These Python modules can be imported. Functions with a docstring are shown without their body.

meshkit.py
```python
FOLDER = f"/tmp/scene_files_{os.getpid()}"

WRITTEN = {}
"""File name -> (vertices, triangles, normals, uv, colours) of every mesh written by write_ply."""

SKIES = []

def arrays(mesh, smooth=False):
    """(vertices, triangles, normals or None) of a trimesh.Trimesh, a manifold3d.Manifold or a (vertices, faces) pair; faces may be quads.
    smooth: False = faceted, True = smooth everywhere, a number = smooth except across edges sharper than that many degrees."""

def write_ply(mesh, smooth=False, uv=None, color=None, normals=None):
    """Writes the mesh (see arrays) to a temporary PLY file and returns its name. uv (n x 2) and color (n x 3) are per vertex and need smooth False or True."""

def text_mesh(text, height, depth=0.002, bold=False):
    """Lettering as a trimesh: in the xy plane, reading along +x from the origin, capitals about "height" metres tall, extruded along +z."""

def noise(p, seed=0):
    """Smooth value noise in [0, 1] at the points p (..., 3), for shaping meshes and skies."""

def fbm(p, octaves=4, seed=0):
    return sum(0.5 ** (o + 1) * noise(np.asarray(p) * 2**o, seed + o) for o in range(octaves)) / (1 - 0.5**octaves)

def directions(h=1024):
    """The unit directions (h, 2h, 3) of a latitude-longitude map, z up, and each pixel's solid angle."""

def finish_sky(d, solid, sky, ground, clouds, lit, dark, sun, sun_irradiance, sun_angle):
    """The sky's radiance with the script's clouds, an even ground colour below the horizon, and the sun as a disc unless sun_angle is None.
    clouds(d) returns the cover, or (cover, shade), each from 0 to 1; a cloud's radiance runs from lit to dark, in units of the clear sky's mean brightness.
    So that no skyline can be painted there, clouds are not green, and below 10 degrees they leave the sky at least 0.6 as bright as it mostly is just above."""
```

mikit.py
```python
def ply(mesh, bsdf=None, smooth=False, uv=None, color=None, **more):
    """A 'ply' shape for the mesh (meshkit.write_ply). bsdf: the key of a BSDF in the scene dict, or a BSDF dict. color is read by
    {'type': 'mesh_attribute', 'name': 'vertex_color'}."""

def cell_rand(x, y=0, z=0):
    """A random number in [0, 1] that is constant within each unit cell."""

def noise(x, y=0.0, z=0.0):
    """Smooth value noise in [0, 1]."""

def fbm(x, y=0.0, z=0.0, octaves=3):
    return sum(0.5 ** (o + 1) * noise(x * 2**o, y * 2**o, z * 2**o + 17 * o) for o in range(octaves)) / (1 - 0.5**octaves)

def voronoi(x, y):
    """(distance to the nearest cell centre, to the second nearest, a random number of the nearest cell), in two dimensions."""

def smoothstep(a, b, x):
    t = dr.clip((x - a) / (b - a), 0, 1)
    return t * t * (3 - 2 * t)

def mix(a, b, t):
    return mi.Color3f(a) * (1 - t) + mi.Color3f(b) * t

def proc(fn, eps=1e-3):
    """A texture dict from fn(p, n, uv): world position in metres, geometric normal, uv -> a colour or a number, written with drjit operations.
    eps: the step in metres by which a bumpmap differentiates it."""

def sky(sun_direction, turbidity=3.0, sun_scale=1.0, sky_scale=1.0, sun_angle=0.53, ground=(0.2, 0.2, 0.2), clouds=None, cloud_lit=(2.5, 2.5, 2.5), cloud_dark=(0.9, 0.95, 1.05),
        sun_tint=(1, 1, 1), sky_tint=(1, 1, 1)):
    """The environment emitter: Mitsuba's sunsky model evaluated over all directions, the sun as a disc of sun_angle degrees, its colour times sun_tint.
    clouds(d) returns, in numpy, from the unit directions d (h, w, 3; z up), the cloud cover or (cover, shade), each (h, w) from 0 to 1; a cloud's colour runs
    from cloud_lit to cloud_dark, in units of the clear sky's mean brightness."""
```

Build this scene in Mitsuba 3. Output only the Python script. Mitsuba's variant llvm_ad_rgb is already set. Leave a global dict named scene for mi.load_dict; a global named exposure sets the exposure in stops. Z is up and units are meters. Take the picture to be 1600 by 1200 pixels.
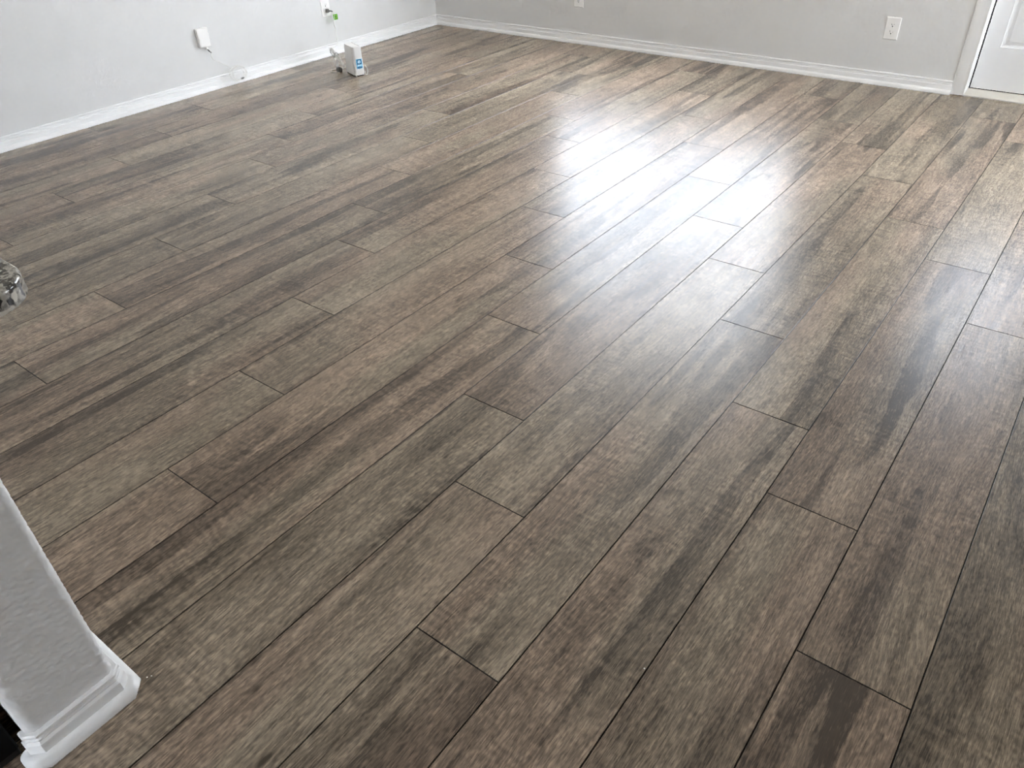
import math, random
import numpy as np
import trimesh
import shapely.geometry as sg
import drjit as dr
import mitsuba as mi
import mikit
from mikit import noise, fbm, voronoi, cell_rand, smoothstep, mix

T = mi.ScalarTransform4f
random.seed(7)
rng = np.random.default_rng(7)
U = 0.2236                      # width of one floor plank in metres; plans below are in planks
scene, labels = {}, {}

# ------------------------------------------------------------------ camera, sky, exposure
CAM = np.array([0.5976 * U, 0.0, 6.196 * U])
FW = np.array([-0.49981451, 0.62838753, -0.59608269])
RT = np.array([0.79721682, 0.6027901, -0.03300675])
UP = np.cross(RT, FW)
scene['camera'] = {'type': 'perspective', 'fov': 2 * math.degrees(math.atan(800 / 1192.84)), 'fov_axis': 'x', 'near_clip': 0.02, 'far_clip': 200.0,
                   'to_world': T().look_at(origin=CAM.tolist(), target=(CAM + FW).tolist(), up=UP.tolist())}


def clouds(d):
    import meshkit
    q = d / np.maximum(d[..., 2:3], 0.12)
    c = meshkit.fbm(np.stack([q[..., 0] * 0.8, q[..., 1] * 0.8, 0 * q[..., 0]], -1), 4, 3)
    return np.clip((c - 0.12) * 4.0, 0, 1), np.clip((c - 0.50) * 1.6, 0, 0.6)


scene['sky'] = mikit.sky((0.25, -0.45, 0.86), turbidity=4.0, sky_scale=1.0, sun_scale=1.0, ground=(0.33, 0.33, 0.31), clouds=clouds, cloud_lit=(2.42, 2.58, 2.80), cloud_dark=(1.52, 1.65, 1.82))
exposure = 5.12

# ------------------------------------------------------------------ materials
WIDTH, LENGTH = U, 1.5127


def wood_parts(uv):
    pid = dr.floor(uv.x)
    lx, ly = uv.x - pid, uv.y
    o = pid * 13.37
    return pid, lx, ly, o


def wood_color(p, n, uv):
    pid, lx, ly, o = wood_parts(uv)
    w1 = noise(lx * 8 + o, ly * 1.5 + o * 0.7) - 0.5
    w2 = noise(lx * 34 + o, ly * 6 + o) - 0.5
    xx = lx + 0.040 * w1 + 0.007 * w2
    # long dark heartwood bands with tapered ends
    s1 = fbm(xx * 15 + o, ly * 1.05 + o * 1.7, 0.0, 3)
    band = smoothstep(0.545, 0.615, s1) * (0.55 + 0.45 * smoothstep(0.3, 0.7, noise(lx * 20 + o, ly * 2.5 + o)))
    s2 = noise(xx * 48 + o, ly * 1.3 + o * 0.3)
    thin = smoothstep(0.70, 0.86, s2)
    tone = fbm(xx * 9 + o + 9, ly * 2.0 + o, 0.0, 3)
    streak = noise(xx * 110 + o, ly * 2.4 + o)
    fiber = 0.55 * noise(xx * 900 + o, ly * 75) + 0.45 * noise(xx * 380 + o, ly * 30) - 0.5
    cm = smoothstep(0.50, 0.66, noise(lx * 7 + o + 5, ly * 3.1 + o))
    chat = (noise(lx * 34 + o + w2 * 3, ly * 120 + w1 * 4) - 0.5) * cm
    mott = fbm(xx * 190 + o, ly * 95 + o, 0.0, 2) - 0.5
    cloud = fbm(lx * 22 + o, ly * 13 + o, 0.0, 2) - 0.5
    # knots
    kd, _, kr = voronoi(lx * 3.4 + o, ly * 1.5 + o)
    near = dr.select(kr > 0.5, dr.maximum(0.0, 1 - kd / 0.17), 0.0)
    knot = near * near * (0.4 + 0.7 * noise(lx * 130 + o, ly * 70))
    kcore = dr.select(kr > 0.70, 1 - smoothstep(0.010, 0.034, kd), 0.0)
    v = 0.63 + 0.56 * (tone - 0.5) + 0.20 * (streak - 0.5) + 0.66 * fiber + 0.34 * chat + 0.40 * mott + 0.26 * cloud
    v = v - 0.44 * band - 0.16 * thin - 0.34 * knot - 0.35 * kcore + 0.10 * (cell_rand(pid, 1) - 0.5)
    v = dr.clip(v, 0.0, 1.15)
    light, mid, dark = mi.Color3f(0.325, 0.268, 0.205), mi.Color3f(0.176, 0.140, 0.105), mi.Color3f(0.056, 0.043, 0.032)
    c = dr.select(v > 0.5, mix(mid, light, (v - 0.5) * 2), mix(dark, mid, v * 2))
    c = c * (1 + 0.45 * fiber + 0.25 * mott)
    hue = noise(lx * 9 + o + 70, ly * 2.2 + o) + 0.5 * (cell_rand(pid, 2) - 0.5)
    c = c * mix(mi.Color3f(1.0, 1.01, 0.985), mi.Color3f(1.05, 0.98, 0.96), smoothstep(0.25, 0.8, hue))
    # painted micro bevel
    e = dr.minimum(dr.minimum(lx, WIDTH - lx), dr.minimum(ly, LENGTH - ly))
    return c * (0.16 + 0.84 * smoothstep(0.0013, 0.0020, e))


def wood_rough(p, n, uv):
    pid, lx, ly, o = wood_parts(uv)
    return 0.30 + 0.09 * (noise(lx * 300 + o, ly * 9) - 0.5) + 0.05 * (noise(lx * 12 + o, ly * 3) - 0.5)


def wood_bump(p, n, uv):
    pid, lx, ly, o = wood_parts(uv)
    w2 = noise(lx * 34 + o, ly * 5 + o) - 0.5
    return noise((lx + 0.01 * w2) * 420 + o, ly * 14)


def granite_color(p, n, uv):
    a = fbm(p.x * 120, p.y * 120, p.z * 70, 3)
    b = noise(p.x * 260 + 9, p.y * 260, p.z * 200)
    c = mix(mi.Color3f(0.36, 0.35, 0.32), mi.Color3f(0.22, 0.215, 0.20), smoothstep(0.4, 0.6, b))
    c = mix(c, mi.Color3f(0.012, 0.012, 0.012), smoothstep(0.505, 0.57, a))
    return mix(c, mi.Color3f(0.65, 0.63, 0.58), smoothstep(0.70, 0.8, noise(p.x * 90, p.y * 90 + 4, p.z * 90)))


def rgb(*c):
    return {'type': 'rgb', 'value': list(c)}


def princ(name, color, rough=0.5, metallic=0.0, spec=0.5, **kw):
    scene[name] = {'type': 'twosided', 'bsdf': {'type': 'principled', 'base_color': rgb(*color) if isinstance(color, tuple) else color, 'roughness': rough, 'metallic': metallic, 'specular': spec, **kw}}


scene['wood'] = {'type': 'bumpmap', 'map': mikit.proc(wood_bump, 2e-4), 'scale': 0.00006,
                 'bsdf': {'type': 'principled', 'base_color': mikit.proc(wood_color), 'roughness': mikit.proc(wood_rough), 'specular': 0.52}}


princ('wall_paint', (0.66, 0.665, 0.665), 0.55, spec=0.4)
princ('ceiling_paint', (0.80, 0.80, 0.79), 0.8)
princ('trim_paint', (0.775, 0.785, 0.79), 0.30)
princ('door_paint', (0.72, 0.73, 0.745), 0.35)
princ('joint_dark', (0.018, 0.014, 0.011), 0.8)
princ('white_plastic', (0.83, 0.83, 0.82), 0.32)
princ('router_plastic', (0.68, 0.68, 0.67), 0.38)
princ('cable_white', (0.70, 0.70, 0.675), 0.45)
princ('cable_grey', (0.13, 0.13, 0.125), 0.5)
princ('black_plastic', (0.015, 0.015, 0.016), 0.4)
princ('appliance_black', (0.002, 0.002, 0.0022), 0.55, spec=0.08)
princ('slot_dark', (0.006, 0.006, 0.006), 0.8)
princ('tag_green', (0.16, 0.46, 0.03), 0.55)
princ('tag_dark', (0.02, 0.06, 0.01), 0.6)
princ('sticker_cyan', (0.09, 0.38, 0.62), 0.4)
princ('sticker_navy', (0.012, 0.085, 0.19), 0.4)
princ('sticker_pale', (0.62, 0.80, 0.88), 0.4)
princ('threshold_metal', (0.62, 0.60, 0.55), 0.45)
princ('grey_seal', (0.02, 0.02, 0.025), 0.6)
princ('chrome', (0.75, 0.75, 0.74), 0.25, metallic=1.0)
princ('granite', mikit.proc(granite_color), 0.06, spec=0.8)
princ('cabinet_paint', (0.55, 0.55, 0.54), 0.4)
scene['window_glass'] = {'type': 'thindielectric'}

# ------------------------------------------------------------------ helpers


def key_of(name, parent=None):
    base = (parent + '__' if parent else '') + name
    if base not in scene and base not in labels:
        return base
    i = 1
    while f'{base}_{i:03d}' in scene or f'{base}_{i:03d}' in labels:
        i += 1
    return f'{base}_{i:03d}'


def obj(name, mesh, mat, parent=None, smooth=False, label=None, uv=None):
    k = key_of(name, parent)
    scene[k] = mikit.ply(mesh, mat, smooth=smooth, uv=uv)
    if label:
        labels[k] = {'label': label}
    return k


def thing(name, label, cat, group=None):
    k = key_of(name)
    labels[k] = {'label': label, 'category': cat}
    if group:
        labels[k]['group'] = group
    return k


def struct(name, mesh, mat, label, smooth=False):
    k = obj(name, mesh, mat, None, smooth)
    labels[k] = {'label': label, 'category': name.split('_')[0], 'kind': 'structure'}
    return k


def cbox(x0, x1, y0, y1, z0, z1, c=0.002):
    """box with chamfered edges"""
    c = min(c, 0.45 * min(x1 - x0, y1 - y0, z1 - z0))
    pts = []
    for sx in (0, 1):
        for sy in (0, 1):
            for sz in (0, 1):
                X, Y, Z = (x1 if sx else x0), (y1 if sy else y0), (z1 if sz else z0)
                ix, iy, iz = (-c if sx else c), (-c if sy else c), (-c if sz else c)
                pts += [(X, Y + iy, Z + iz), (X + ix, Y, Z + iz), (X + ix, Y + iy, Z)]
    return trimesh.convex.convex_hull(np.array(pts))


def extrude(poly, z0, z1):
    m = trimesh.creation.extrude_polygon(poly, z1 - z0, engine='earcut')
    m.apply_translation([0, 0, z0])
    return m


def join(*ms):
    return trimesh.util.concatenate(list(ms))


def frame(mesh, origin, ex, ey, ez):
    m = mesh.copy()
    M = np.eye(4)
    M[:3, 0], M[:3, 1], M[:3, 2], M[:3, 3] = ex, ey, ez, origin
    m.apply_transform(M)
    if np.linalg.det(M[:3, :3]) < 0:
        m.invert()
    return m


def sweep_profile(path, profile, side=1):
    """moulding: profile points (distance from wall, height) carried along a plan polyline; offsets go to the right of travel if side = 1"""
    path = np.array(path, float)
    n = len(path)
    seg = np.diff(path, axis=0)
    seg /= np.linalg.norm(seg, axis=1, keepdims=True)
    nor = np.stack([seg[:, 1], -seg[:, 0]], 1) * side
    prof = np.array(profile, float)
    rings = []
    for i in range(n):
        a, b = nor[max(i - 1, 0)], nor[min(i, n - 2)]
        m = (a + b) / (1 + a @ b)
        rings.append(np.column_stack([path[i, 0] + prof[:, 0] * m[0], path[i, 1] + prof[:, 0] * m[1], prof[:, 1]]))
    V = np.vstack(rings)
    k = len(prof)
    F = []
    for i in range(n - 1):
        for j in range(k):
            a, b = i * k + j, i * k + (j + 1) % k
            F += [(a, b, b + k), (a, b + k, a + k)]
    import mapbox_earcut as me
    tri = me.triangulate_float64(prof, np.array([k], dtype=np.uint32)).reshape(-1, 3)
    F += [tuple(t) for t in tri] + [tuple(t[::-1] + (n - 1) * k) for t in tri]
    m = trimesh.Trimesh(V, np.array(F), process=False)
    m.fix_normals()
    return m


def smooth_path(pts, per=8):
    p = np.array(pts, float)
    q = np.vstack([2 * p[0] - p[1], p, 2 * p[-1] - p[-2]])
    out = []
    for i in range(1, len(q) - 2):
        for t in np.arange(per) / per:
            a, b, c, d = q[i - 1], q[i], q[i + 1], q[i + 2]
            out.append(0.5 * (2 * b + (c - a) * t + (2 * a - 5 * b + 4 * c - d) * t * t + (3 * b - a - 3 * c + d) * t ** 3))
    out.append(p[-1])
    return np.array(out)


def tube(pts, r, sides=8, per=8, smooth=True):
    p = smooth_path(pts, per) if smooth else np.array(pts, float)
    t = np.gradient(p, axis=0)
    t /= np.linalg.norm(t, axis=1, keepdims=True) + 1e-12
    a = np.cross(t[0], [0.3, 0.5, 0.8])
    A = []
    for k in range(len(p)):
        a = a - t[k] * (a @ t[k])
        a /= np.linalg.norm(a) + 1e-12
        A.append(a)
    A = np.array(A)
    B = np.cross(t, A)
    ang = np.arange(sides) * 2 * np.pi / sides
    V = (p[:, None] + r * (np.cos(ang)[None, :, None] * A[:, None] + np.sin(ang)[None, :, None] * B[:, None])).reshape(-1, 3)
    F = []
    for i in range(len(p) - 1):
        for j in range(sides):
            q0, q1 = i * sides + j, i * sides + (j + 1) % sides
            F += [(q0, q1, q1 + sides), (q0, q1 + sides, q0 + sides)]
    e = (len(p) - 1) * sides
    for j in range(1, sides - 1):
        F += [(0, j + 1, j), (e, e + j, e + j + 1)]
    m = trimesh.Trimesh(V, np.array(F), process=False)
    return m


# ------------------------------------------------------------------ room shell
XL = -20.75 * U                 # face of the left wall
YB = 23.185 * U                 # face of the back wall
XR = 3.0 * U
YF = -6.6 * U
H = 2.74
WT = 0.14                       # wall thickness



def peel(P, scale=85, seed=0):
    """knockdown paint relief, 0 to 1, at the points P"""
    import meshkit
    a = meshkit.fbm(P * scale, 2, seed)
    t = np.clip((a - 0.40) / 0.24, 0, 1)
    return 0.8 * t * t * (3 - 2 * t) + 0.35 * meshkit.noise(P * scale * 2.7, seed + 5)


def texture_coat(parent, org, ex, ez, w, h, step, depth, holes=()):
    """the raised texture of the paint as a fine relief on a flat wall; local x along the wall, y up, z out of it"""
    nx, ny = int(w / step) + 1, int(h / step) + 1
    X, Y = np.meshgrid(np.linspace(0, w, nx), np.linspace(0, h, ny))
    P = np.stack([X, Y, 0 * X], -1)
    edge = np.minimum(np.minimum(X, w - X), np.minimum(Y, h - Y))
    Z = 0.00025 + depth * peel(P + 3.3, seed=len(scene)) * np.clip(edge / 0.03, 0, 1)
    V = np.stack([X, Y, Z], -1).reshape(-1, 3)
    i, j = np.meshgrid(np.arange(ny - 1), np.arange(nx - 1), indexing='ij')
    q = (i * nx + j).ravel()
    keep = np.ones(len(q), bool)
    for hx0, hy0, hx1, hy1 in holes:
        keep &= ~((V[q, 0] > hx0 - 0.02) & (V[q, 0] < hx1 + 0.01) & (V[q, 1] > hy0 - 0.02) & (V[q, 1] < hy1 + 0.01))
    q = q[keep]
    F = np.vstack([np.stack([q, q + 1, q + nx + 1], 1), np.stack([q, q + nx + 1, q + nx], 1)])
    M = np.column_stack([ex, (0, 0, 1), ez]).astype(float)
    V = V @ M.T + np.array(org)
    if np.linalg.det(M) < 0:
        F = F[:, ::-1]
    obj('texture_coat', trimesh.Trimesh(V, F, process=False), 'wall_paint', parent, True)


# floor with its planks
floor = struct('floor', cbox(XL - 0.02, XR + 2.62, YF - 0.02, YB + 0.30, -0.06, -0.0085), 'joint_dark', 'dark underlayment that carries the wood look planks')
labels[floor]['label'] = 'brown grey wood look plank floor filling the room'
labels[floor]['category'] = 'floor'
KNOWN = {-21: 9.2, -20: 11.93, -19: 10.04, -18: 8.29, -17: 6.41, -16: 11.43, -15: 10.08, -14: 8.24, -13: 6.38, -12: 4.61, -11: 2.81, -10: 8.27, -9: 6.39, -8: 4.58,
         -7: 2.79, -6: 7.76, -5: 5.99, -4: 4.64, -3: 2.90, -2: 7.85, -1: 6.53, 0: 4.757, 1: 10.0, 2: 8.3, **{i: (3.1 + 1.77 * i) % 6.765 for i in range(3, 15)}}
EXTRA = {-18: [15.08], -17: [13.15], -16: [18.18], -14: [15.02], -13: [13.16, 19.98], -12: [11.38, 18.13], -11: [9.61, 16.33], -10: [15.02], -9: [13.11, 19.94], -8: [11.36, 18.10],
         -7: [9.52, 16.32], -6: [14.51, 21.3], -5: [12.78, 19.54], -4: [11.35, 18.18], -3: [9.63, 16.46], -2: [14.64, 21.5], -1: [13.29, 20.09], 0: [11.53, 18.3], 1: [16.8]}
PERIOD = 6.765


def plank_mesh(x0, x1, y0, y1):
    g, b, d, h = 0.0005, 0.0013, 0.0012, 0.008
    rings = []
    for off, z in ((g, -h), (g, -d), (g + b, 0.0)):
        rings.append([(x0 + off, y0 + off, z), (x1 - off, y0 + off, z), (x1 - off, y1 - off, z), (x0 + off, y1 - off, z)])
    V = np.array(rings).reshape(-1, 3)
    F = [(8, 9, 10), (8, 10, 11), (0, 2, 1), (0, 3, 2)]
    for r in (0, 4):
        for j in range(4):
            a, c = r + j, r + (j + 1) % 4
            F += [(a, c, c + 4), (a, c + 4, a + 4)]
    return trimesh.Trimesh(V, np.array(F), process=False)


pid = 0
lo, hi = -6.6, (YB + 0.02) / U
for row in sorted(KNOWN):
    vs = sorted([KNOWN[row]] + EXTRA.get(row, []))
    while vs[0] > lo:
        vs.insert(0, vs[0] - PERIOD)
    while vs[-1] < hi:
        vs.append(vs[-1] + PERIOD)
    rx0, rx1 = max(row * U, XL + 0.002), min((row + 1) * U, XR + 2.598)
    for a, b in zip(vs[:-1], vs[1:]):
        top = hi if row < -3 else (YB + 0.015) / U
        top = 2.695 / U if row > 2 else top
        a2, b2 = max(a, YF / U), min(b, top)
        if b2 - a2 < 0.1:
            continue
        m = plank_mesh(rx0, rx1, a2 * U, b2 * U)
        V = np.array(m.vertices)
        uv = np.column_stack([pid + np.clip(V[:, 0] - row * U, 0.0, U), (V[:, 1] / U - a) / (b - a) * LENGTH])
        obj('plank', m, 'wood', floor, uv=uv)
        pid += 1


def wall_xz(x0, x1, z0, z1, holes):
    g = sg.box(x0, z0, x1, z1)
    for h_ in holes:
        g = g.difference(sg.box(*h_))
    return extrude(g, 0, WT)


# back wall: runs along x, thickness towards +y
WIN = (-15.6 * U, 0.60, -6.4 * U, 2.50)       # x0, z0, x1, z1
DX0, DX1 = -2.50 * U, 1.66 * U                # door opening
DTOP = 2.04
m = wall_xz(XL - WT, XR + WT, -0.008, H, [WIN, (DX0 - 0.02, -0.1, DX1 + 0.02, DTOP + 0.02)])
m = frame(m, (0, YB + WT, 0), (1, 0, 0), (0, 0, 1), (0, -1, 0))
struct('wall_back', m, 'wall_paint', 'pale grey textured back wall beyond the floor')
texture_coat('wall_back', (XL, YB, 0.05), (1, 0, 0), (0, -1, 0), -2.86 * U - XL, 1.0, 0.0055, 0.0011, [(WIN[0] - XL, WIN[1] - 0.05, WIN[2] - XL, WIN[3])])
# left wall: runs along y, thickness towards -x
m = extrude(sg.box(YF - WT, -0.008, YB + WT, H), 0, WT)
m = frame(m, (XL - WT, 0, 0), (0, 1, 0), (0, 0, 1), (1, 0, 0))
struct('wall_left', m, 'wall_paint', 'pale grey textured wall along the left side')
texture_coat('wall_left', (XL, 0.9, 0.05), (0, 1, 0), (1, 0, 0), YB - 0.9, 1.2, 0.0055, 0.0011)
# right wall with a sliding glass door
WIN2 = (14.2 * U, 0.30, 22.4 * U, 2.35)
YJ, XJ = 2.7, XR + 2.6           # beyond the jog the room opens to the right
g = sg.box(YJ, -0.008, YB + WT, H).difference(sg.box(*WIN2))
m = frame(extrude(g, 0, WT), (XR, 0, 0), (0, 1, 0), (0, 0, 1), (1, 0, 0))
m = join(m, cbox(XR + WT, XJ + WT, YJ, YJ + WT, -0.008, H, 0.001), cbox(XJ, XJ + WT, YF - WT, YJ, -0.008, H, 0.001))
struct('wall_right', m, 'wall_paint', 'pale grey right wall outside the photograph')
# front wall behind the camera with a kitchen window
WIN3 = (-4.9 * U, 0.10, -2.3 * U, 1.90)
g = sg.box(XL - WT, -0.008, XR + 2.6 + WT, H).difference(sg.box(*WIN3))
m = frame(extrude(g, 0, WT), (0, YF, 0), (1, 0, 0), (0, 0, 1), (0, -1, 0))
struct('wall_front', m, 'wall_paint', 'pale grey wall behind the camera')
struct('ceiling', cbox(XL - WT, XR + 2.6 + WT, YF - WT, YB + WT, H, H + 0.1), 'ceiling_paint', 'white ceiling above the room')


def window(n, w, h, org, ex, ez, mullions, label):
    """window unit in its own frame: x along the wall, y up, z towards the room"""
    k = key_of(f'window_{n}')
    labels[k] = {'label': label, 'category': 'window', 'kind': 'structure'}
    t = 0.045
    fr = sg.box(0, 0, w, h).difference(sg.box(t, t, w - t, h - t))
    put = lambda q: frame(q, org, ex, (0, 0, 1), ez)
    obj('frame', put(extrude(fr, 0.02, 0.09)), 'trim_paint', k)
    xs = [t] + [w * (i + 1) / (mullions + 1) for i in range(mullions)] + [w - t]
    for i in range(1, len(xs) - 1):
        obj('mullion', put(extrude(sg.box(xs[i] - 0.02, t, xs[i] + 0.02, h - t), 0.03, 0.08)), 'trim_paint', k)
    for i in range(len(xs) - 1):
        a = xs[i] + (0.02 if i else 0)
        b = xs[i + 1] - (0.02 if i < len(xs) - 2 else 0)
        q = trimesh.Trimesh([(a, t, 0.055), (b, t, 0.055), (b, h - t, 0.055), (a, h - t, 0.055)], [(0, 1, 2), (0, 2, 3)], process=False)
        obj('pane', put(q), 'window_glass', k)
    return k


window(1, WIN[2] - WIN[0], WIN[3] - WIN[1], (WIN[0], YB + WT, WIN[1]), (1, 0, 0), (0, -1, 0), 1, 'wide white framed window in the back wall above the frame of the photograph')
window(2, WIN2[2] - WIN2[0], WIN2[3] - WIN2[1], (XR + WT, WIN2[0], WIN2[1]), (0, 1, 0), (-1, 0, 0), 1, 'white framed window in the right wall outside the photograph')
window(3, WIN3[2] - WIN3[0], WIN3[3] - WIN3[1], (WIN3[0], YF - WT, WIN3[1]), (1, 0, 0), (0, 1, 0), 1, 'tall white framed glazed kitchen window behind the camera')

# ------------------------------------------------------------------ baseboards
BASE = [(0, 0.002), (0, 0.074), (0.0070, 0.074), (0.0098, 0.0715), (0.0100, 0.0660), (0.0088, 0.0645), (0.0048, 0.0630), (0.0048, 0.0600), (0.0086, 0.0570), (0.0088, 0.0545), (0.0070, 0.0530),
        (0.0070, 0.0515), (0.0124, 0.0475), (0.0128, 0.0460), (0.0128, 0.002)]
SHOE = [(0.0128, 0.0005), (0.0128, 0.0235), (0.0175, 0.0230), (0.0225, 0.0205), (0.0265, 0.0160), (0.0292, 0.0095), (0.0300, 0.0040), (0.0300, 0.0005)]


def baseboard(name, path, side, label):
    k = obj(name, sweep_profile(path, BASE, side), 'trim_paint', None, 25)
    labels[k] = {'label': label, 'category': 'baseboard', 'kind': 'structure'}
    obj('shoe_molding', sweep_profile(path, SHOE, side), 'trim_paint', k, 35)
    return k


baseboard('baseboard_left', [(XL, YF + 0.02), (XL, YB)], 1, 'white moulded baseboard along the left wall')
baseboard('baseboard_back', [(XL, YB), (-2.815 * U, YB)], 1, 'white moulded baseboard along the back wall')

# ------------------------------------------------------------------ door in the back wall
CZ = 2.04
trim = key_of('trim_1')
labels[trim] = {'label': 'white door casing beside the back wall baseboard', 'category': 'door casing', 'kind': 'structure'}
YC = YB - 0.0165
cas_prof = [(0, 0), (0.074, 0), (0.074, 0.0165), (0.069, 0.0165), (0.060, 0.0135), (0.020, 0.0125), (0.008, 0.0095), (0.003, 0.0085), (0, 0.006)]
for flip, x_in in ((False, DX0 + 0.000), (True, DX1)):
    poly = sg.Polygon([((x_in - 0.074 + a) if not flip else (x_in + 0.074 - a), YB - b) for a, b in cas_prof])
    obj('side_casing', extrude(poly, 0.0045, CZ + 0.07), 'trim_paint', trim, 25)
obj('head_casing', cbox(DX0 + 0.001, DX1 - 0.001, YB - 0.0155, YB, CZ, CZ + 0.07, 0.003), 'trim_paint', trim)
YD = YB + 0.098                   # face of the door slab
for x0, x1 in ((DX0 - 0.018, DX0), (DX1, DX1 + 0.018)):
    obj('jamb', cbox(x0, x1, YB + 0.0005, YB + WT, 0.004, CZ, 0.001), 'trim_paint', trim)
obj('head_jamb', cbox(DX0, DX1, YB + 0.0005, YB + WT, CZ, CZ + 0.018, 0.001), 'trim_paint', trim)
th = sg.Polygon([(YB - 0.006, 0.0005), (YB + 0.14, 0.0005), (YB + 0.14, 0.022), (YB + 0.085, 0.020), (YB + 0.06, 0.017), (YB + 0.002, 0.011), (YB - 0.006, 0.007)])
m = frame(extrude(th, DX0 + 0.001, DX1 - 0.001), (0, 0, 0), (0, 1, 0), (0, 0, 1), (1, 0, 0))
obj('threshold', m, 'threshold_metal', trim, 30, label='worn pale metal threshold under the door')

door = key_of('door_1')
labels[door] = {'label': 'white panelled entry door at the right end of the back wall', 'category': 'door', 'kind': 'structure'}
dx0, dx1, dz0, dz1 = DX0 + 0.0075, DX1 - 0.0075, 0.026, CZ - 0.006
LITE = (dx0 + 0.125, 0.98, dx1 - 0.125, 1.88)
g = sg.box(dx0, dz0, dx1, dz1).difference(sg.box(*LITE))
px = [(-2.085 * U, -0.66 * U), (-0.19 * U, 1.235 * U)]
PZ0, PZ1 = 0.252, 0.80
for a, b in px:
    g = g.difference(sg.box(a, PZ0, b, PZ1))
slab = frame(extrude(g, 0, 0.04), (0, YD + 0.04, 0), (1, 0, 0), (0, 0, 1), (0, -1, 0))
obj('slab', slab, 'door_paint', door)
for a, b in px:
    # recessed ogee and raised field: stepped rings (inset, depth behind the face)
    steps = [(0, 0.0), (0.003, -0.0015), (0.006, 0.006), (0.014, 0.0095), (0.020, 0.0095), (0.036, 0.003), (0.040, 0.003)]
    V, F = [], []
    for ins, dep in steps:
        V += [(a + ins, YD + dep, PZ0 + ins), (b - ins, YD + dep, PZ0 + ins), (b - ins, YD + dep, PZ1 - ins), (a + ins, YD + dep, PZ1 - ins)]
    for r in range(len(steps) - 1):
        for j in range(4):
            p0, p1 = r * 4 + j, r * 4 + (j + 1) % 4
            F += [(p0, p1, p1 + 4), (p0, p1 + 4, p0 + 4)]
    e = (len(steps) - 1) * 4
    F += [(e, e + 1, e + 2), (e, e + 2, e + 3)]
    obj('raised_panel', trimesh.Trimesh(V, F, process=False), 'door_paint', door)
g = sg.box(LITE[0] - 0.03, LITE[1] - 0.03, LITE[2] + 0.03, LITE[3] + 0.03).difference(sg.box(LITE[0] + 0.012, LITE[1] + 0.012, LITE[2] - 0.012, LITE[3] - 0.012))
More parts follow.
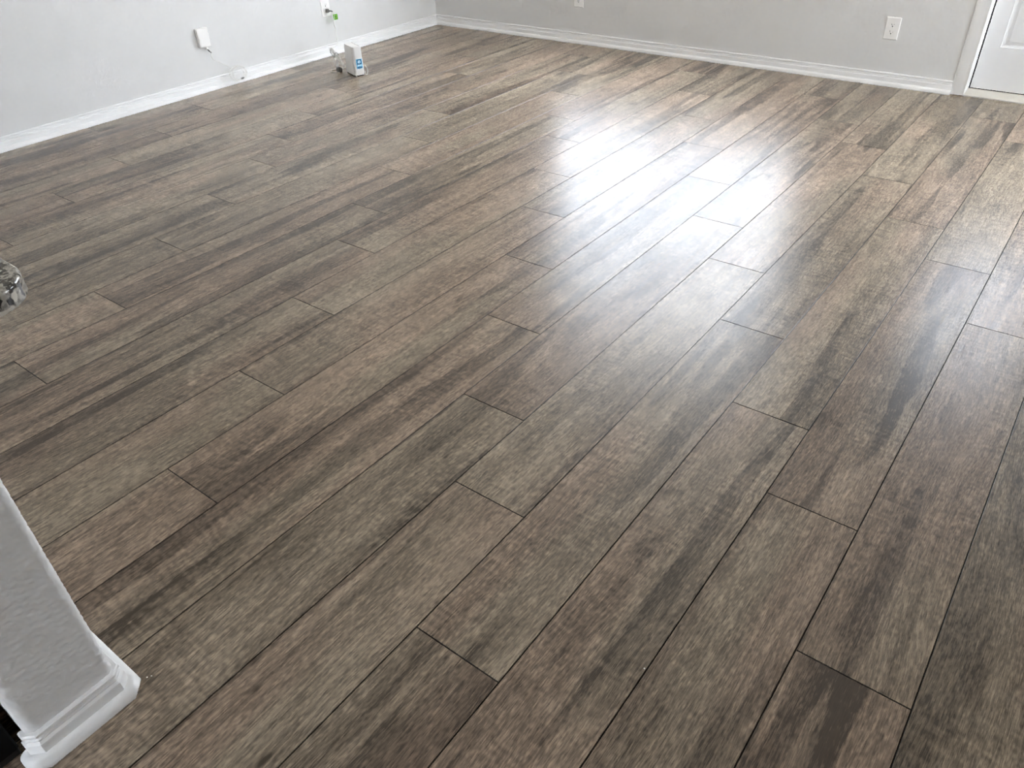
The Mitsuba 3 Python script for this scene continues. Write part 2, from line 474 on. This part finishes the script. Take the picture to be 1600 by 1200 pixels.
obj('glass_frame', frame(extrude(g, 0, 0.012), (0, YD - 0.0005, 0), (1, 0, 0), (0, 0, 1), (0, -1, 0)), 'door_paint', door)
a, zb, b, zt = LITE
obj('pane', trimesh.Trimesh([(a, YD + 0.02, zb), (b, YD + 0.02, zb), (b, YD + 0.02, zt), (a, YD + 0.02, zt)], [(0, 1, 2), (0, 2, 3)], process=False), 'window_glass', door)
obj('weather_seal', cbox(DX0, DX0 + 0.0075, YD + 0.003, YD + 0.03, 0.022, CZ, 0.0005), 'grey_seal', door, label='thin black weather seal along the door edge')
obj('bottom_sweep', cbox(DX0, DX1, YD + 0.004, YD + 0.03, 0.0215, 0.0262, 0.0005), 'grey_seal', door, label='thin dark gap seal under the door')
k = obj('knob', join(frame(trimesh.creation.cylinder(0.028, 0.01, sections=24), (dx1 - 0.06, YD - 0.005, 0.92), (1, 0, 0), (0, 0, 1), (0, -1, 0)),
                     trimesh.creation.icosphere(3, 0.026).apply_translation((dx1 - 0.06, YD - 0.045, 0.92))), 'chrome', door, 40)

# ------------------------------------------------------------------ partition wall end at the lower left, with bar top
PX = -4.664 * U                   # face of its end
PY0, PY1 = 0.117 * U, 0.877 * U   # kitchen side and living room side
PW = -15.0 * U
R = 0.020
PTOP = 0.868
core = sg.box(PW - R, PY0 + R, PX - R, PY1 - R).buffer(R - 0.0004, quad_segs=8).intersection(sg.box(PW, PY0, PX, PY1))
m = extrude(core, 0.0005, PTOP)
wp = struct('wall_partition', m, 'wall_paint', 'half height grey textured wall end with rounded corners at the lower left', 30)
# textured paint wrapped around the end: outline points with their outward normals
ol = [(PX - R - d, PY1, 0, 1) for d in np.arange(0.30, 0.0, -0.003)]
ol += [(PX - R + R * math.sin(a_), PY1 - R + R * math.cos(a_), math.sin(a_), math.cos(a_)) for a_ in np.linspace(0, math.pi / 2, 13)]
ol += [(PX, y_, 1, 0) for y_ in np.linspace(PY1 - R, PY0 + R, 56)[1:-1]]
ol += [(PX - R + R * math.cos(a_), PY0 + R - R * math.sin(a_), math.cos(a_), -math.sin(a_)) for a_ in np.linspace(0, math.pi / 2, 13)]
ol += [(PX - R - d, PY0, 0, -1) for d in np.arange(0.003, 0.12, 0.003)]
ol = np.array(ol)
zs = np.arange(0.04, PTOP - 0.001, 0.003)
P3 = np.concatenate([np.repeat(ol[None, :, :2], len(zs), 0), np.repeat(zs[:, None, None], len(ol), 1)], -1)
N3 = np.concatenate([np.repeat(ol[None, :, 2:], len(zs), 0), np.zeros((len(zs), len(ol), 1))], -1)
V = (P3 + N3 * (0.0014 * peel(P3 + 1.7, 140)[..., None] - 0.0003)).reshape(-1, 3)
i_, j_ = np.meshgrid(np.arange(len(zs) - 1), np.arange(len(ol) - 1), indexing='ij')
q = (i_ * len(ol) + j_).ravel()
F = np.vstack([np.stack([q, q + len(ol) + 1, q + 1], 1), np.stack([q, q + len(ol), q + len(ol) + 1], 1)])
obj('texture_coat', trimesh.Trimesh(V, F, process=False), 'wall_paint', wp, True)
c45 = 0.0118
path = [(PW, PY1), (PX - c45, PY1), (PX, PY1 - c45), (PX, PY0 + c45), (PX - c45, PY0), (PX - c45 - 0.012, PY0)]
bk = baseboard('baseboard_partition', path, -1, 'white moulded baseboard wrapping the partition wall end')

# granite bar top on the partition wall
cx1, cy1 = -4.22 * U, 1.50 * U
gp = sg.box(PW, PY0 - 0.55, cx1, cy1)
gp = sg.Polygon([(PW, -2.9 * U), (cx1, -2.9 * U), (cx1, cy1), (PW, cy1)]).buffer(-0.075, join_style=2).buffer(0.075, quad_segs=16)
ZG = 0.905
rings = []
def ring(off):
    q = gp.buffer(-off, quad_segs=16) if off else gp
    return q
t = key_of('granite_countertop')
layers = [(0.004, ZG - 0.032, ZG - 0.030), (0.0, ZG - 0.030, ZG - 0.005), (0.0018, ZG - 0.005, ZG - 0.0022), (0.0045, ZG - 0.0022, ZG)]
# one closed mesh from stacked outlines of the same vertex count
base = np.array(gp.exterior.coords)[:-1]
if not sg.LinearRing(base).is_ccw:
    base = base[::-1]
tang = np.roll(base, -1, 0) - np.roll(base, 1, 0)
nrm = np.stack([tang[:, 1], -tang[:, 0]], 1)
nrm /= np.linalg.norm(nrm, axis=1, keepdims=True)
outl = [(-0.004, ZG - 0.032), (-0.001, ZG - 0.031), (0, ZG - 0.029), (0, ZG - 0.007), (-0.0007, ZG - 0.004), (-0.0025, ZG - 0.0012), (-0.005, ZG)]
N = len(base)
V = np.vstack([np.column_stack([base + nrm * o_, np.full(N, z_)]) for o_, z_ in outl])
F = []
for r in range(len(outl) - 1):
    for j in range(N):
        p0, p1 = r * N + j, r * N + (j + 1) % N
        F += [(p0, p1, p1 + N), (p0, p1 + N, p0 + N)]
e = (len(outl) - 1) * N
for j in range(1, N - 1):
    F += [(e, e + j, e + j + 1), (0, j + 1, j)]
scene[t] = mikit.ply(trimesh.Trimesh(V, np.array(F), process=False), 'granite', smooth=40)
labels[t] = {'label': 'speckled granite countertop with a rounded corner at the left edge', 'category': 'countertop'}

# black appliance under the counter on the kitchen side
ap = thing('black_appliance', 'black kitchen appliance beside the partition wall end at lower left', 'appliance')
ax1 = -4.83 * U
obj('cabinet_body', cbox(ax1 - 0.60, ax1 - 0.028, -2.72 * U, PY0 - 0.018, 0.06, 0.868, 0.003), 'appliance_black', ap)
obj('front_panel', cbox(ax1 - 0.026, ax1, -2.72 * U, PY0 - 0.018, 0.02, 0.74, 0.004), 'appliance_black', ap)
obj('control_strip', cbox(ax1 - 0.026, ax1 - 0.002, -2.72 * U, PY0 - 0.018, 0.746, 0.866, 0.004), 'appliance_black', ap)
obj('handle', tube([(ax1 - 0.001, -2.5 * U, 0.72), (ax1 + 0.03, -2.5 * U, 0.72), (ax1 + 0.035, -1.3 * U, 0.72), (ax1 + 0.03, -0.2 * U, 0.72), (ax1 - 0.001, -0.2 * U, 0.72)], 0.007), 'black_plastic', ap, True)
obj('toe_base', cbox(ax1 - 0.58, ax1 - 0.006, -2.70 * U, PY0 - 0.020, 0.0005, 0.06, 0.002), 'black_plastic', ap)

# ------------------------------------------------------------------ wall outlets


def outlet(cx, cz, org, ex, ez, label, w=0.0815, h=0.122):
    """duplex receptacle; local x along the wall, y up, z out of the wall"""
    k = thing('wall_outlet', label, 'wall outlet', None)
    put = lambda q: frame(q, org, ex, (0, 0, 1), ez)
    b = 0.004
    pts = [(x, y, 0.0) for x in (-w / 2, w / 2) for y in (-h / 2, h / 2)] + [(x, y, 0.003) for x in (-w / 2, w / 2) for y in (-h / 2, h / 2)]
    pts += [(x, y, 0.0065) for x in (-w / 2 + b, w / 2 - b) for y in (-h / 2 + b, h / 2 - b)]
    plate = trimesh.convex.convex_hull(np.array(pts))
    obj('cover_plate', put(plate), 'white_plastic', k)
    for s in (1, -1):
        face = sg.Point(0, 0).buffer(0.0172, quad_segs=12).intersection(sg.box(-0.02, -0.0140, 0.02, 0.0140))
        sl = [sg.box(-0.0075, -0.001, -0.0052, 0.0072), sg.box(0.0052, -0.0005, 0.0075, 0.0065), sg.Point(0, -0.0078).buffer(0.0034)]
        for q in sl:
            face = face.difference(q)
        m = extrude(face, 0.006, 0.0082)
        m.apply_translation((0, s * 0.0194, 0))
        rk = obj('receptacle', put(m), 'white_plastic', k)
        hole = join(*[extrude(q.buffer(0.0001), 0.0062, 0.0066) for q in sl])
        hole.apply_translation((0, s * 0.0194, 0))
        obj('slots', put(hole), 'slot_dark', rk, label='dark slots')
    sc = trimesh.creation.cylinder(0.0032, 0.0012, sections=12).apply_translation((0, 0, 0.007))
    obj('screw', put(sc), 'white_plastic', k, 30)
    return k


outlet(0, 0, (-4.617 * U, YB, 1.415 * U), (1, 0, 0), (0, -1, 0), 'white duplex wall outlet left of the door casing on the back wall')
outlet(0, 0, (-14.385 * U, YB, 1.375 * U), (1, 0, 0), (0, -1, 0), 'white wall outlet cut off by the top edge of the photo on the back wall')
OL = (XL, 17.91 * U, 1.43 * U)
outlet(0, 0, OL, (0, 1, 0), (1, 0, 0), 'white wall outlet on the left wall with a plug and green tag hanging from it')

# power cord with plug and green tag, running to the bundle behind the router
pc = thing('corded_plug', 'thin white cord with a green tag running from the left wall outlet to the router', 'power cord')
X0 = XL + 0.0083
pz = OL[2] - 0.0194
py = OL[1] + 0.0
body = cbox(X0, X0 + 0.022, py - 0.012, py + 0.012, pz - 0.013, pz + 0.012, 0.004)
obj('plug', body, 'cable_grey', pc, label='dark grey plug')
obj('strain_relief', tube([(X0 + 0.020, py, pz), (X0 + 0.032, py + 0.010, pz - 0.001), (X0 + 0.040, py + 0.022, pz - 0.006)], 0.0042), 'cable_grey', pc, True)
P1 = np.array((X0 + 0.039, py + 0.021, pz - 0.0055))
cord = [P1, (XL + 0.055, 4.035, 0.278), (XL + 0.055, 4.028, 0.255), (XL + 0.058, 4.020, 0.233), (XL + 0.062, 4.012, 0.205), (XL + 0.085, 4.000, 0.178), (XL + 0.13, 3.96, 0.135), (-4.45, 3.90, 0.110), (-4.41, 3.83, 0.108), (-4.365, 3.772, 0.118)]
obj('cord', tube(cord, 0.0021, 7), 'cable_white', pc, True)
tg = obj('tag', cbox(XL + 0.0545, XL + 0.0565, 4.020, 4.062, 0.237, 0.275, 0.0004), 'tag_green', pc, label='small square green tag with a dark dot')
obj('dot', frame(trimesh.creation.cylinder(0.006, 0.0006, sections=16), (XL + 0.0567, 4.040, 0.257), (0, 1, 0), (0, 0, 1), (1, 0, 0)), 'tag_dark', tg)
fr = sg.box(-0.017, -0.015, 0.017, 0.015).difference(sg.box(-0.0135, -0.0115, 0.0135, 0.0115))
obj('border', frame(extrude(fr, 0, 0.0004), (XL + 0.0564, 4.041, 0.256), (0, 1, 0), (0, 0, 1), (1, 0, 0)), 'tag_dark', tg)
# wall jack box and its coiled cable
jb = thing('wall_jack_box', 'white wall mounted jack box near the top left with a cable leaving its underside', 'wall jack box')
jy0, jy1, jz0, jz1 = 13.055 * U, 13.42 * U, 1.175 * U, 1.685 * U
obj('back_plate', cbox(XL, XL + 0.006, jy0 + 0.002, jy1 - 0.002, jz0 + 0.002, jz1 - 0.002, 0.001), 'white_plastic', jb)
obj('cover', cbox(XL + 0.006, XL + 0.026, jy0, jy1, jz0, jz1, 0.004), 'white_plastic', jb)
obj('lower_panel', cbox(XL + 0.0258, XL + 0.0275, jy0 + 0.008, jy1 - 0.008, jz0 + 0.006, jz0 + 0.060, 0.001), 'white_plastic', jb)
cc = thing('coiled_cable', 'white network cable hanging from the wall jack box, coiled against the left baseboard', 'cable')
cyj = jy0 + 0.052
obj('connector', cbox(XL + 0.010, XL + 0.020, cyj - 0.006, cyj + 0.006, jz0 - 0.016, jz0 - 0.0005, 0.0015), 'white_plastic', cc)
obj('boot', tube([(XL + 0.015, cyj, jz0 - 0.014), (XL + 0.020, cyj + 0.006, jz0 - 0.026), (XL + 0.028, cyj + 0.014, jz0 - 0.038)], 0.0036), 'cable_grey', cc, True, label='dark strain relief boot')
XK = XL + 0.066
pts = [(XL + 0.028, cyj + 0.014, jz0 - 0.038), (XL + 0.045, 2.972, 0.192), (XL + 0.06, 3.03, 0.150), (XL + 0.066, 3.085, 0.112)]
coil = []
cy_, cz_ = 3.127, 0.0685
for i in range(5 * 16 + 1):
    q = 2.2 - i * 2 * np.pi / 16
    lap = i / 16
    rr = 0.049 + 0.004 * math.sin(lap * 2.1) + 0.0025 * math.cos(i * 0.9)
    wob = 0.010 * math.sin(lap * 1.3 + 0.5)
    zz = max(cz_ + rr * 0.86 * math.sin(q) + 0.003 * math.sin(lap * 5), 0.0295)
    coil.append((XK - 0.006 - 0.020 * math.sin(q) * 0.35 + 0.0055 * (lap - 2.5), cy_ + 1.6 * wob + rr * (0.98 + 0.05 * lap) * math.cos(q), zz))
obj('cord', tube(pts + coil, 0.0019, 7, 4), 'cable_white', cc, True)
obj('end_plug', cbox(XK - 0.004, XK + 0.006, 3.135, 3.158, 0.030, 0.040, 0.002), 'cable_grey', cc)

# ------------------------------------------------------------------ router
ro = thing('router', 'white upright router with a blue sticker standing on the floor by the left wall', 'router')
E1, E2 = np.array((0.935, -0.354, 0)), np.array((0.354, 0.935, 0))
E1 = E1 / np.linalg.norm(E1)
E2 = np.array((-E1[1], E1[0], 0))
FO = np.array((-4.020, 3.647, 0.0))
RL, RW, RH = 0.165, 0.075, 0.188
putr = lambda q: frame(q, FO, E1, E2, (0, 0, 1))


def rr_outline(ins, n=8):
    """footprint outline, larger radius on the rounded left front"""
    x0, x1, y0, y1 = -RL + ins, -ins, ins, RW - ins
    pts = []
    for (cx_, cy_, r_, a0) in ((x1, y0, 0.026, -90), (x1, y1, 0.012, 0), (x0, y1, 0.012, 90), (x0, y0, 0.026, 180)):
        r_ = max(r_ - ins, 0.003)
        ccx = cx_ - r_ if cx_ == x1 else cx_ + r_
        ccy = cy_ + r_ if cy_ == y0 else cy_ - r_
        for a_ in np.linspace(a0, a0 + 90, n):
            pts.append((ccx + r_ * math.cos(math.radians(a_)), ccy + r_ * math.sin(math.radians(a_))))
    return np.array(pts)


def stacked(levels):
    rs = [np.column_stack([rr_outline(i_), np.full(32, z_)]) for i_, z_ in levels]
    for q in rs:                       # the back leans forward a little towards the top
        q[:, 0] += np.clip(-q[:, 0] / RL, 0, 1) * 0.013 * q[:, 2] / RH
    V = np.vstack(rs)
    F = []
    for r in range(len(rs) - 1):
        for j in range(32):
            p0, p1 = r * 32 + j, r * 32 + (j + 1) % 32
            F += [(p0, p1, p1 + 32), (p0, p1 + 32, p0 + 32)]
    e = (len(rs) - 1) * 32
    for j in range(1, 31):
        F += [(e, e + j, e + j + 1), (0, j + 1, j)]
    return trimesh.Trimesh(V, np.array(F), process=False)


obj('housing', putr(stacked([(0.0015, 0.006), (0.0, 0.008), (0.0035, RH - 0.006), (0.0045, RH - 0.0025), (0.0070, RH)])), 'router_plastic', ro, 40)
obj('base_foot', putr(stacked([(0.004, 0.0005), (0.0035, 0.0065)])), 'black_plastic', ro, 40, label='black foot')
seam = tube([(-RL + 0.026, RW - 0.0165, RH - 0.0002), (-RL / 2, RW - 0.0150, RH - 0.0002), (-0.020, RW - 0.0150, RH - 0.0002), (-0.0075, RW - 0.0140, RH - 0.001), (-0.0032, RW - 0.0140, RH - 0.008)], 0.0011, 6)
obj('top_seam', putr(seam), 'cable_grey', ro, True, label='thin grey seam along the top')
# sticker on the narrow front, local frame: x across the front (E2), y up, z outwards (E1), leaning with the housing
lean = 0.0035 / (RH - 0.014)
up = np.array((0, 0, 1.0)) - E1 * lean
up /= np.linalg.norm(up)
out_ = np.cross(E2, up)


def puts(q, z):
    c_ = FO + E2 * 0.044 + np.array((0, 0, z)) - E1 * (lean * (z - 0.008)) + out_ * 0.0002
    return frame(q, c_, E2, up, out_)


st = obj('sticker', puts(extrude(sg.box(-0.0215, -0.031, 0.0215, 0.031), 0, 0.0004), 0.078), 'sticker_cyan', ro, label='blue sticker with a square emblem and lines of print')
sq = sg.box(-0.0165, -0.003, 0.0165, 0.028).difference(sg.box(-0.0105, 0.003, 0.0105, 0.022))
obj('emblem_frame', puts(extrude(sq, 0.0004, 0.0006), 0.078), 'sticker_navy', st)
obj('emblem_field', puts(extrude(sg.Point(0, 0.0125).buffer(0.0085).difference(sg.Point(0, 0.0125).buffer(0.0040)), 0.0004, 0.0006), 0.078), 'sticker_pale', st)
obj('emblem_dot', puts(extrude(sg.Point(0, 0.0125).buffer(0.0034), 0.0004, 0.0007), 0.078), 'sticker_navy', st)
for z_, w_ in ((-0.0085, 0.014), (-0.0135, 0.0155)):
    obj('print_line', puts(extrude(sg.box(-w_, z_, w_, z_ + 0.003), 0.0004, 0.0006), 0.078), 'sticker_pale', st)
obj('print_band', puts(extrude(sg.box(-0.017, -0.028, 0.017, -0.0185), 0.0004, 0.0006), 0.078), 'sticker_navy', st)

loc = lambda a_, b_, z_: FO + E1 * a_ + E2 * b_ + np.array((0, 0, z_))
A, B = loc(-0.372, -0.008, 0.116), loc(-0.163, -0.010, 0.046)
ax = (B - A) / np.linalg.norm(B - A)
sx = np.cross(ax, E2)
sx /= np.linalg.norm(sx)
if sx[2] < 0:
    sx = -sx
L = np.linalg.norm(B - A)
for i, (rr, mat, d, up_, cut) in enumerate(((0.0170, 'cable_white', 0.000, 0.002, 0), (0.0115, 'cable_white', -0.0060, 0.003, 0.01), (0.0065, 'cable_white', 0.006, 0.001, 0.0), (0.0150, 'cable_grey', -0.010, -0.006, 0.10), (0.0100, 'cable_grey', 0.010, -0.008, 0.12), (0.0040, 'cable_white', -0.011, 0.006, 0.02))):
    LL = L - cut
    mid_ = A + ax * (LL / 2) + sx * up_ + E2 * d
    lp = []
    for a_ in np.linspace(0, 2 * np.pi, 25)[:-1]:
        c_, s_ = math.cos(a_), math.sin(a_)
        lp.append(mid_ + ax * (np.sign(c_) * abs(c_) ** 0.6 * (LL / 2 - 0.003 * i)) + sx * rr * np.sign(s_) * abs(s_) ** 0.75)
    obj('bundled_loop', tube(lp + [lp[0]], 0.0023, 6, 3), mat, pc, True)
mid = A + ax * L * 0.42
obj('wire_tie', tube([mid + sx * 0.021 * math.cos(q) + E2 * 0.015 * math.sin(q) for q in np.linspace(0, 2 * np.pi, 17)], 0.0016, 6, 2), 'black_plastic', pc, True)

# thin cable draped along the router's left face
ca = thing('network_cable', 'thin white cable looped around the base and front corner of the router', 'cable')
run = [loc(-0.205, -0.016, 0.022), loc(-0.175, -0.010, 0.032), loc(-0.150, -0.0045, 0.042), loc(-0.112, -0.0035, 0.066), loc(-0.077, -0.003, 0.086), loc(-0.045, -0.003, 0.097), loc(-0.022, -0.003, 0.097), loc(-0.003, 0.003, 0.088), loc(0.0025, 0.008, 0.070), loc(0.003, 0.013, 0.042), loc(0.005, 0.010, 0.018), loc(0.008, 0.006, 0.004), loc(0.014, 0.013, 0.0024)]
obj('cord', tube(run, 0.0019, 7), 'cable_white', ca, True)
run = [loc(-0.002, RW + 0.004, 0.066), loc(0.004, RW + 0.010, 0.058), loc(0.008, RW + 0.018, 0.036), loc(0.008, RW + 0.016, 0.012), loc(0.004, RW + 0.008, 0.0035), loc(-0.002, RW + 0.003, 0.012), loc(-0.004, RW + 0.004, 0.030)]
obj('side_loop', tube(run, 0.0020, 7), 'cable_white', ca, True)
run = [loc(-0.175, -0.040, 0.0022), loc(-0.205, -0.075, 0.0022), loc(-0.245, -0.080, 0.0022), loc(-0.262, -0.060, 0.0022), loc(-0.258, -0.030, 0.0022), loc(-0.235, -0.014, 0.004), loc(-0.205, -0.016, 0.022)]
obj('floor_loop', tube(run, 0.0019, 7), 'cable_white', ca, True)

# white adapter block and dark adapter behind the router
wa = thing('power_adapter', 'small white adapter block beside the cable bundle behind the router', 'power adapter')
C0 = loc(-0.256, -0.027, 0.0)
wb = cbox(-0.017, 0.017, -0.010, 0.010, 0.028, 0.078, 0.003)
tilt = trimesh.transformations.rotation_matrix(0.22, (0, 1, 0), (0, 0, 0.05))
obj('housing', frame(wb.apply_transform(tilt), C0, E1, E2, (0, 0, 1)), 'white_plastic', wa)
obj('lead', tube([C0 - E1 * 0.002 + np.array((0, 0, 0.034)), C0 + E1 * 0.010 + np.array((0, 0, 0.020)), C0 + E1 * 0.022 + np.array((0, 0, 0.012)), C0 + E1 * 0.034 + np.array((0, 0, 0.010))], 0.0032, 8), 'cable_white', wa, True)
da = thing('dark_adapter', 'dark grey adapter lying on the floor behind the router', 'power adapter')
D0 = loc(-0.205, -0.030, 0.0)
obj('housing', frame(cbox(-0.022, 0.022, -0.015, 0.015, 0.0005, 0.026, 0.004), D0, E1, E2, (0, 0, 1)), 'cable_grey', da)
obj('face', frame(cbox(-0.012, 0.012, -0.010, 0.010, 0.0255, 0.0285, 0.001), D0, E1, E2, (0, 0, 1)), 'black_plastic', da)

# ------------------------------------------------------------------ flecks of white paint on the planks
for (x_, y_, r_), where in zip(((-0.228, 0.845, 0.0022), (-1.037, 0.236, 0.0022), (-1.032, 0.243, 0.0016)), ('on a plank seam near the bottom centre', 'on the floor right of the partition baseboard', 'right beside another fleck by the partition baseboard')):
    q = trimesh.creation.icosphere(1, 1.0)
    q.apply_scale((r_, r_ * 0.7, 0.0008))
    q.apply_translation((x_, y_, 0.0008))
    k = obj('paint_fleck', q, 'white_plastic', None, True)
    labels[k] = {'label': 'tiny white paint fleck ' + where, 'category': 'paint fleck'}
